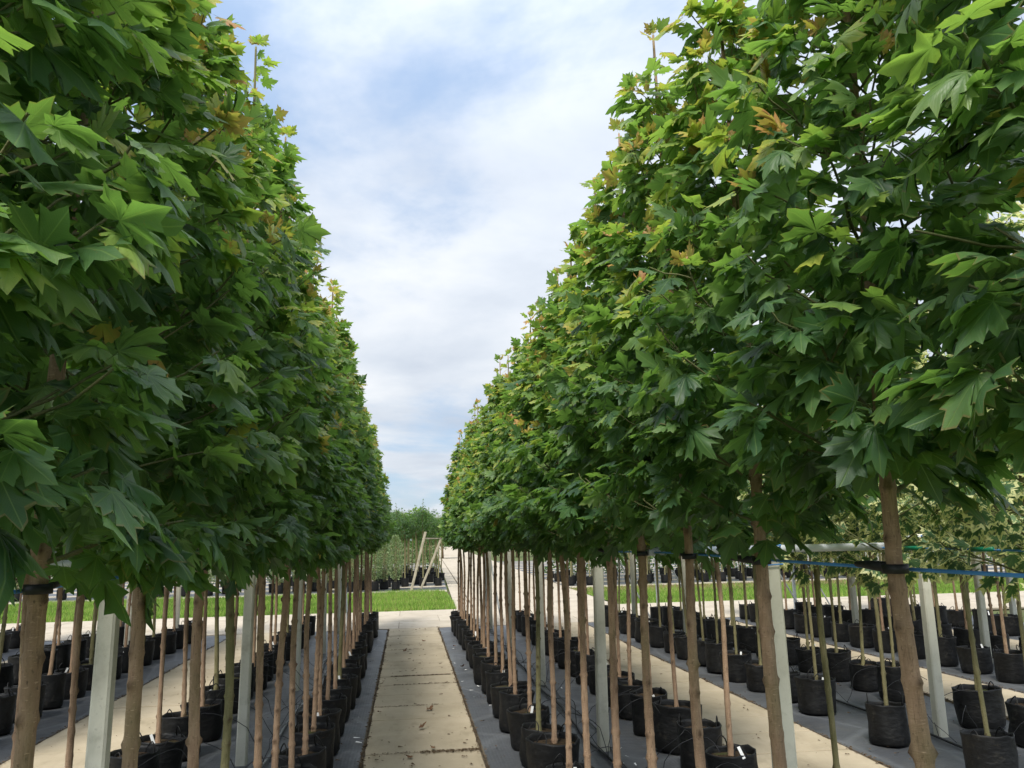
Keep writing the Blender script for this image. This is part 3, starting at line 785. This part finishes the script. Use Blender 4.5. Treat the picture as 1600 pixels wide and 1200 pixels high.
def tree(name, kind, k, x, y, label, cat, group, seed, bag=True, low=False, handles=True, sc=1.0, lab=False, tie=False, lean=.012):
    me, st = variant(kind, k); q = random.Random(seed)
    root = bpy.data.objects.new(name, None); link(root); root.location = (x, y, 0); root.empty_display_size = .2
    root.rotation_euler = (q.gauss(0, lean), q.gauss(0, lean), 0)
    for kk, v in tagd(label, cat, group).items(): root[kk] = v
    rz = q.uniform(0, 6.28); s_ = sc*q.uniform(.97, 1.03)
    for nm, mm in (('trunk', st), ('crown', me)):
        o = obj(nm, mm, root, (0, 0, 0), rz); o.scale = (q.uniform(.95, 1.05),)*2+(s_,)
        if nm == 'crown':
            o.scale = root.children[0].scale if len(root.children) else o.scale
    # keep trunk and crown on the same scale so limbs and leaves stay joined
    ch = [c_ for c_ in root.children]; 
    if len(ch) == 2: ch[1].scale = ch[0].scale[:]
    if bag: potted_parts(root, seed, low=low, label=lab, handles=handles)
    if tie: obj('rubber_tie', TIE, root, (0, 0, 0), math.pi*.5+q.uniform(-.3, .3))
    return root

# ------------------------------------------------------------------ the maples
TS = .775
G1 = 'maples in grow bags lining the concrete paths'
def row1(x, side, y0, n_near, nleaf):
    y = y0; i = 0
    while y < BEDEND-.2:
        lab = 'potted green maple, %s from the camera in the row along the centre path\'s %s edge' % (ORD[i], side)
        xx = x+rnd.uniform(-.025, .025); yy = y+rnd.uniform(-.03, .03)
        if i < n_near:
            bk = 'olive' if (side == 'left' and i in (4,)) or (side == 'right' and i in (9,)) else 'bark'
            near_tree(xx, yy, 100+i*7+(0 if side == 'left' else 53), side, lab, G1, nleaf, i, barkm=bk, r0=.0262 if i < 3 else .0245, lean=(rnd.gauss(0, .004), rnd.gauss(0, .006)))
        else:
            tree('potted_maple', 'maple_green_stem' if (i % 9 == 4 and side == 'left') else ('maple' if side == 'left' else 'maple_right'), i % 5 if i % 9 != 4 else 0, xx, yy, lab, 'tree', G1, 900+i+(0 if side == 'left' else 77), lab=(i % 3 == 1), sc=.985)
        y += TS; i += 1
row1(1.30, 'right', 1.26, 12, 300)
row1(-.90, 'left', 1.42, 12, 300)
def rowN(x, y0, kinds, fmt, name, group, seed, spacing=TS, skip=(), sc=1.0, tie=False, y1=BEDEND-.2):
    y = y0; i = 0
    while y < y1:
        if round((y-y0)/spacing) not in skip:
            kd, nv = kinds[(i*7+seed) % len(kinds)]
            tree(name, kd, (i*3+seed) % nv, x+rnd.uniform(-.03, .03), y+rnd.uniform(-.04, .04), fmt % ORD[i], 'tree', group, seed*100+i, lab=(i % 3 == 0), sc=sc, tie=tie)
            i += 1
        y += spacing
mp = [('maple', 5), ('maple', 5), ('maple', 5), ('maple_green_stem', 1)]
rowN(2.78, 3.35, [('variegated', 4)], 'cream-edged variegated maple, %s from the camera, second row right of the centre path', 'variegated_maple', 'variegated maples in grow bags', 13, y1=6.2, spacing=.95)
rowN(2.78, 7.0, [('maple_right', 5), ('maple_right', 5), ('maple', 5)], 'potted green maple, %s from the camera, second row right of the centre path', 'potted_maple', G1, 3)
rowN(-2.35, 3.9, mp, 'potted green maple, %s from the camera in the second row left of the centre path', 'potted_maple', G1, 4)
G2 = 'variegated maples in grow bags'
vg = [('variegated', 4)]
rowN(5.02, 5.95, vg, 'cream-edged variegated maple, %s from the camera in the row nearer the right path', 'variegated_maple', G2, 5, skip=(2, 4))
rowN(6.42, 7.2, vg, 'cream-edged variegated maple, %s from the camera in the row farther from the path', 'variegated_maple', G2, 6, skip=(3,))
rowN(8.75, 9.6, mp, 'slim-stemmed potted maple, %s from the camera just beyond the third concrete path', 'potted_maple', G1, 7)
rowN(10.15, 11.6, mp, 'slim-stemmed potted maple, %s from the camera in the row farther beyond the third path', 'potted_maple', G1, 8)
rowN(12.45, 14.2, mp, 'slim-stemmed potted maple, %s from the camera in the bed farthest right', 'potted_maple', G1, 9)
rowN(-4.95, 8.6, mp, 'potted maple, %s from the camera in the row beyond the left concrete path', 'potted_maple', G1, 10)
rowN(-6.35, 10.9, [('purple', 3)], 'purple-leaved potted maple, %s from the camera in the second row beyond the left path', 'purple_maple', 'purple-leaved maples', 11)
rowN(-8.7, 15.2, [('purple', 3)], 'purple-leaved potted maple, %s from the camera in the bed farthest left', 'purple_maple', 'purple-leaved maples', 12)

# ------------------------------------------------------------------ posts, pipes, ropes
def post(x, y, h, wb, label, xl, xr, lean=(0, 0)):
    root = bpy.data.objects.new('concrete_post', None); link(root); root.location = (x, y, 0)
    for k, v in tagd(label, 'post', 'trellis posts down the middle of the beds').items(): root[k] = v
    obj('post_shaft', MB().box((-wb/2, -wb/2, -.05), (wb/2, wb/2, h), .014, .86, lean).mesh('post_shaft', M['post']), root)
    z = h-.035
    pp = MB().tube([(xl-x, -wb/2-.012, z), (xr-x, -wb/2-.012, z)], .022, 10, False).tube([(xl-x, -wb/2-.012, z), (xr-x, -wb/2-.012, z)], .018, 10, False)
    obj('cross_pipe', pp.mesh('cross_pipe', M['galv'], True), root)
    obj('wire_clamp', MB().tube([(-wb*.48, -wb/2-.005, z-.09), (wb*.48, -wb/2-.005, z-.085)], .004, 6).tube([(-.03, -wb/2-.01, z-.03), (-.03, -wb/2-.04, z+.02), (.03, -wb/2-.04, z+.02), (.03, -wb/2-.01, z-.03)], .006, 6).mesh('wire_clamp', M['rope']), root)
    return root
def posts(xc, ys, xl, xr, where, wb=.115):
    for i, y in enumerate(ys):
        post(xc, y, 2.14, wb, 'concrete post with galvanised cross pipe, %s from camera in the %s' % (ORD[i], where), xl, xr, (rnd.uniform(-.01, .02), 0))
posts(2.05, (4.42, 8.7, 12.6, 16.5, 20.3), 1.32, 2.72, 'bed right of centre path')
posts(-1.66, (4.85, 8.95, 13.0, 17.0, 20.4), -2.33, -.94, 'bed left of centre path', .108)
posts(5.75, (8.5, 12.5, 16.5, 20.4), 5.05, 6.40, 'variegated maples\' bed')
posts(9.5, (12.6, 16.5, 20.3), 8.8, 10.1, 'bed beyond the third path')
posts(13.2, (16.5,), 12.5, 13.9, 'farthest right bed')
posts(-5.4, (13.0, 17.0, 20.4), -6.2, -4.9, 'bed beyond the left path')
def end_post(x, y, label, dy=-1.2, dx=0, zb=2.1):
    root = bpy.data.objects.new('braced_end_post', None); link(root); root.location = (x, y, 0)
    for k, v in tagd(label, 'post', 'white end posts with a sloping brace').items(): root[k] = v
    obj('post_shaft', MB().box((-.035, -.035, -.05), (.035, .035, zb), .006).mesh('post_shaft', M['wmetal']), root)
    obj('brace', MB().tube([(0+.045, -.03, zb-.12), (dx, dy, .0)], .022, 6).mesh('brace', M['wmetal']), root)
end_post(2.02, 20.75, 'white end post with sloping brace in the bed right of the centre path', -1.3, .25)
end_post(-1.6, 20.8, 'white end post with sloping brace in the bed left of the centre path', -1.2, .25)
end_post(5.2, 20.7, 'white braced end post at the near side of the variegated bed', 0, 1.1)
end_post(6.5, 20.75, 'white end post with sloping brace at the far side of the variegated bed', 0, 1.1)
end_post(9.3, 20.7, 'white end post with sloping brace, near one beyond the third path', 0, 1.2)
end_post(10.3, 20.8, 'white end post with sloping brace, far one beyond the third path', 0, 1.1)
end_post(13.3, 20.7, 'white end post with sloping brace at the end of the farthest right bed', 0, 1.1)

def rope(x, y0, y1, label, z=2.105, sag=.012, sleeves=()):
    pts = []; n = int((y1-y0)/.4)+2
    for i in range(n+1):
        y = y0+(y1-y0)*i/n; pts.append((x+.01*math.sin(y*2.1), y, z-sag*abs(math.sin(y*.8))))
    root = obj('blue_rope', MB().tube(pts, .0055, 6).mesh('blue_rope', M['rope'], True), None, (0, 0, 0), 0, **tagd(label, 'rope', 'blue ropes tying the tree rows'))
    for s in sleeves: obj('green_sleeve', MB().tube([(x, s, z), (x, s+.15, z-.004)], .0115, 8).mesh('green_sleeve', M['sleeve'], True), root)
rope(1.30+.05, 1.3, 20.3, 'blue rope strung along the row at the centre path\'s right edge', sleeves=(6.5,))
rope(2.70, 2.6, 20.3, 'blue rope strung along the second row right of the centre path', 2.10, sleeves=(3.45, 3.98))
rope(-.94, 1.7, 20.4, 'blue rope strung along the row at the centre path\'s left edge')
rope(-2.33, 3.5, 20.4, 'blue rope strung along the second row left of the centre path')
rope(5.05, 6.3, 20.4, 'blue rope strung along the nearer row of variegated maples', sleeves=(7.4, 10))
rope(6.40, 7.3, 20.4, 'blue rope strung along the farther row of variegated maples', sleeves=(8.2,))

# ------------------------------------------------------------------ irrigation
def hose(x, y0, y1, rad, mat, label, rows, ysr, seed):
    q = random.Random(seed); pts = []; n = int((y1-y0)/.25)
    for i in range(n+1):
        y = y0+(y1-y0)*i/n
        pts.append((x+.09*noise.noise((y*.35, seed, 0))*2+.02*noise.noise((y*1.7, seed, 4)), y, rad+.004+.004*abs(noise.noise((y, seed, 7)))))
    root = obj('irrigation_hose', MB().tube(pts, rad, 7).mesh('irrigation_hose', mat, True), None, (0, 0, 0), 0, **tagd(label, 'hose', 'irrigation hoses along the beds'))
    for rx_, (ya, yb, st) in rows:
        y = ya
        while y < yb:
            sx = x+.09*noise.noise((y*.35, seed, 0))*2; ex = rx_+(.15 if rx_ < x else -.15); dy_ = q.uniform(-.5, .5); hh = q.uniform(.25, .6)
            P = []
            for k in range(11):
                s_ = k/10; zz = .02+(.40*s_) + 4*s_*(1-s_)*hh*.45*(1 if s_ > .2 else .6)
                P.append((sx+(ex-sx)*s_+.06*math.sin(s_*7+dy_*9), y+dy_*math.sin(s_*2.8), zz if s_ < .97 else .40))
            obj('drip_tube', MB().tube(P, .0035, 4).mesh('drip_tube', M['hose'], True), root)
            y += st
    return root
hose(1.98, 2.2, 20.6, .014, M['hose'], 'black irrigation hose winding along the bed right of the centre path', [(1.3, (2.8, 18, .775)), (2.78, (3.6, 15, .775))], 0, 1)
hose(-1.42, 2.2, 20.6, .014, M['ghose'], 'dusty grey irrigation hose along the bed left of the centre path', [(-.9, (3.4, 18, .775)), (-2.35, (4.2, 15, .775))], 0, 2)
hose(2.12, 3.0, 14, .007, M['hose'], 'thin black cable lying beside the hose right of the centre path', [], 0, 3)
hose(5.62, 6.2, 20.5, .014, M['hose'], 'black irrigation hose winding through the variegated maples\' bed', [(5.02, (6.3, 14, .9)), (6.42, (7.5, 14, .9))], 0, 5)
hose(-5.6, 11, 20.5, .014, M['hose'], 'black irrigation hose in the bed beyond the left path', [], 0, 6)

# ------------------------------------------------------------------ fallen leaves and scraps
dl = []
for si, (c_, f_, w_) in enumerate(((-.35, -.3, .5), (-.7, -.5, .3), (-.15, .5, .6))):
    V, Fc, E_ = leaf_template(2, c_, f_, w_); dl.append(mesh('fallen_leaf', V.tolist(), Fc.tolist(), M['dead']))
spots = [(.28, 11.0, .085, 'curled brown leaf with raised stalk on the centre path'), (.16, 10.0, .075, 'flat reddish-brown leaf on the centre path'),
         (.06, 8.75, .06, 'small dark crumpled leaf near the camera on the centre path'), (.30, 9.05, .05, 'pale brown leaf scrap beside a dark joint of the path'),
         (-.05, 16.6, .07, 'brown leaf scrap on the far half of the centre path'), (.40, 18.2, .07, 'dark leaf lying near the far end of the centre path'),
         (-.33, 11.0, .05, 'brown leaf at the left edge of the centre path'), (.95, 14.4, .07, 'brown leaf on the fabric right of the centre path'),
         (1.0, 17.2, .06, 'brown leaf on the fabric near the far end of the bed')]
for i, (x, y, s, lb) in enumerate(spots):
    o = obj('fallen_leaf', dl[i % 3], None, (x, y, .022), rnd.uniform(0, 6), **tagd(lb, 'leaf', 'fallen leaves')); o.scale = (s, s, s)
q = np.random.RandomState(9); mb = MB()
for (jy, xa_, xb_, cnt) in ((8.99, .15, .78, 420), (8.99, -.4, .2, 60), (13.79, -.25, .76, 300), (12.99, -.2, .75, 160), (11.39, -.4, .5, 60), (16.99, -.3, .3, 80)):
    for k in range(cnt):
        x = xa_+(xb_-xa_)*q.rand(); y = jy+abs(q.randn())*-.05*(1 if jy < 9 else .4)+.01; s = .006+.010*q.rand()**2; a = q.rand()*6.3
        c_, sn = math.cos(a), math.sin(a); v = [(-s, -.3*s, 0), (s, -.4*s, s*.3), (s*1.1, .4*s, 0), (-.8*s, .3*s, s*.5)]
        mb.add([(x+c_*p[0]-sn*p[1], y+sn*p[0]+c_*p[1], .008+p[2]) for p in v], [(0, 1, 2), (0, 2, 3)])
for k in range(420):
    i = (0, 0, 1, -1, 2)[k % 5]; x0, x1 = path_x(i); x = x0+(x1-x0)*q.rand(); y = 6+15*q.rand(); s = .008+.02*q.rand()**2; a = q.rand()*6.3
    c_, sn = math.cos(a), math.sin(a); v = [(-s, -.3*s, 0), (s, -.4*s, s*.3), (s*1.1, .4*s, 0), (-.8*s, .3*s, s*.5)]
    mb.add([(x+c_*p[0]-sn*p[1], y+sn*p[0]+c_*p[1], .010+p[2]) for p in v], [(0, 1, 2), (0, 2, 3)])
for k in range(500):
    x = (q.choice([-1.7, 2.05, 5.75])+q.uniform(-1.15, 1.15)); y = 4+15*q.rand(); s = .008+.018*q.rand()**2; a = q.rand()*6.3
    c_, sn = math.cos(a), math.sin(a); v = [(-s, -.3*s, 0), (s, -.4*s, s*.3), (s*1.1, .4*s, 0), (-.8*s, .3*s, s*.5)]
    mb.add([(x+c_*p[0]-sn*p[1], y+sn*p[0]+c_*p[1], .010+p[2]) for p in v], [(0, 1, 2), (0, 2, 3)])
obj('leaf_crumbs', mb.mesh('leaf_crumbs', M['litter']), kind='stuff')
mb = MB(); q = np.random.RandomState(12)
for k in range(70):
    x = q.choice([-.62, 1.0, 2.2, -1.2])+q.randn()*.12; y = 6+12*q.rand(); s = .010+.012*q.rand(); a = q.rand()*6.3; c_, sn = math.cos(a), math.sin(a)
    v = [(-s*2, -.3*s, 0), (s*2, -.4*s, s*.3), (s*2.1, .4*s, 0), (-1.8*s, .3*s, 0)]
    mb.add([(x+c_*p[0]-sn*p[1], y+sn*p[0]+c_*p[1], .012+p[2]) for p in v], [(0, 1, 2, 3)])
obj('paper_scraps', mb.mesh('paper_scraps', M['white']), kind='stuff')

# ------------------------------------------------------------------ far blocks beyond the grass
yb = GR1+.15; k = 0
while yb < 75:
    a, _ = rx(yb)
    obj('far_walk', mesh('far_walk', [(-30, yb, -.006), (a-.1, yb, -.006), (a-.1+.03, yb+1.25, -.006), (-30, yb+1.25, -.006)], [(0, 1, 2, 3)], M['road']), kind='structure')
    obj('far_bed', mesh('far_bed', [(-30, yb+1.26, -.01), (a-.05, yb+1.26, -.01), (a+.02, yb+3.38, -.01), (-30, yb+3.38, -.01)], [(0, 1, 2, 3)], M['fabric']), kind='structure')
    _, b_ = rx(yb)
    obj('far_walk', mesh('far_walk', [(b_+.1, yb, -.006), (60, yb, -.006), (60, yb+1.25, -.006), (b_+.12, yb+1.25, -.006)], [(0, 1, 2, 3)], M['road']), kind='structure')
    obj('far_bed', mesh('far_bed', [(b_+.1, yb+1.26, -.01), (60, yb+1.26, -.01), (60, yb+3.38, -.01), (b_+.12, yb+3.38, -.01)], [(0, 1, 2, 3)], M['fabric']), kind='structure')
    yb += 3.4; k += 1
G3 = 'willow-leaved shrubs in the far block'; n = 0
for j, y in enumerate((36.6, 37.6)):
    for i in range(17):
        x = -.55-.98*i-(.5 if j else 0)+rnd.uniform(-.1, .1)
        tree('willow_shrub', 'willow', (i+j) % 3, x, y, 'grey-green column shrub, %s from the far road, %s row beyond the grass' % (ORD[i], ('front', 'back')[j]), 'shrub', G3, 3000+i+40*j, low=True, sc=rnd.uniform(.9, 1.1), lean=.02)
G4 = 'standard trees in the far left block'
for j, y in enumerate((39.2, 41.0, 42.6, 44.4, 46.2, 48.2, 50.5, 53.0, 56.0)):
    for i in range(10):
        a, _ = rx(y); x = a-.35-.28*(j % 3)-.84*i+rnd.uniform(-.12, .12)
        tree('standard_tree', 'standard', (i*2+j) % 4, x, y+rnd.uniform(-.2, .2), 'round-headed tree, %s from the far road, %s row of the left block' % (ORD[i], ORD[j]), 'tree', G4, 4000+i+40*j, low=True, sc=rnd.uniform(.95, 1.1), lean=.015)
G5 = 'standard trees in the far right block'
for j, y in enumerate((36.5, 37.7, 39.9, 41.2, 43.4)):
    for i in range(24):
        _, b_ = rx(y); x = b_+.45+.3*(j % 2)+.9*i+rnd.uniform(-.12, .12)
        tree('standard_tree', 'standard', (i*3+j) % 4, x, y+rnd.uniform(-.2, .2), 'round-headed tree, %s from the far road, %s row of the right block' % (ORD[i], ORD[j]), 'tree', G5, 5000+i+40*j, low=True, sc=rnd.uniform(.9, 1.08), lean=.015)
# leaning timber props
root = bpy.data.objects.new('timber_props', None); link(root); root.location = (.3, 36.4, 0)
for k_, v_ in tagd('pair of pale timber posts leaning right with a short crossbar, beyond the grass', 'timber props').items(): root[k_] = v_
def plank(nm, a, b_, w_=.13, t_=.07, par=root, mat='wood'):
    a = Vector(a); b_ = Vector(b_); d = b_-a; o = obj(nm, MB().box((-w_/2, -t_/2, 0), (w_/2, t_/2, d.length), .008).mesh(nm, M[mat]), par, a)
    o.rotation_mode = 'QUATERNION'; o.rotation_quaternion = d.to_track_quat('Z', 'Y'); return o
plank('timber_post', (-.12, -1.1, 0), (.50, -.9, 2.5), .16)
plank('timber_post', (.33, .6, 0), (1.3, .8, 2.3), .18)
plank('crossbar', (.40, -.82, 2.22), (1.35, .72, 2.2), .09, .05)
def hedge(x0, x1, y0, y1, h, n, seed, nm='hedge', mat='bleaf'):
    q = np.random.RandomState(seed); xx = x0+(x1-x0)*q.rand(n); yy = y0+(y1-y0)*q.rand(n); zz = (h+.25*np.sin(xx*1.7)+.15*np.sin(xx*4.1))*q.rand(n)**.8
    t_ = norm(q.randn(n, 3)); up = norm(np.array([0, -.5, 1.])+q.randn(n, 3)*.6); up = norm(up-t_*np.sum(up*t_, 1)[:, None]); s = q.uniform(.10, .2, n)[:, None]
    return obj(nm, leaves_mesh(nm, np.c_[xx, yy, zz], np.stack([np.cross(t_, up)*s*1.6, t_*s, up*s], 2), np.c_[q.rand(n), q.rand(n)*.7], SMALL, M[mat]), None, **tagd('long dense dark green hedge behind the far %s block' % ('left' if x0 < 0 else 'right'), 'hedge'))
hedge(-34, 2.3, 58.5, 60.0, 2.7, 22000, 3)
hedge(8.0, 52, 46.5, 48.0, 2.6, 22000, 4)
# far belt of taller trees
G6 = 'broad trees on the skyline'
NAMES = ['left', 'right']
i = 0
for (x, y, sc) in [(-38, 92, 1.1), (-31, 88, 1.0), (-24, 95, 1.1), (-17.5, 90, 1.0), (-11, 96, 1.15), (-5.6, 92, .95), (-1.0, 98, .98), (2.6, 108, .85), (4.0, 92, .62), (12.5, 92, .95), (17, 84, .95), (23, 90, 1.1), (30, 85, 1.0), (37, 90, 1.1), (45, 86, 1.0), (53, 92, 1.1), (62, 90, 1.1)]:
    tree('broad_tree', 'big', i % 3, x, y, 'broad dense tree on the skyline, %s from the left end of the belt' % ORD[i], 'tree', G6, 6000+i, bag=False, sc=sc*.88, lean=.0)
    i += 1
me, st = variant('big', 0)
q = np.random.RandomState(77); n = 26000
xx = -120+300*q.rand(n); keep = (xx < 4.0) | (xx > 15); xx = xx[keep]; n = len(xx)
yy = 150+14*q.rand(n); top = 6.0+2.0*np.sin(xx*.23)+1.4*np.sin(xx*.61+1); zz = top*q.rand(n)**.6
t_ = norm(q.randn(n, 3)+np.array([0, -1, .2])); up = norm(np.array([0, 0, 1.])+q.randn(n, 3)*.6); up = norm(up-t_*np.sum(up*t_, 1)[:, None]); s = q.uniform(.5, 1.0, n)[:, None]
obj('woodland', leaves_mesh('woodland', np.c_[xx, yy, zz], np.stack([np.cross(t_, up)*s*1.6, t_*s, up*s], 2), np.c_[q.rand(n), np.clip(zz/9+.2*q.rand(n), 0, 1)], SMALL, M['bleaf']), kind='stuff')
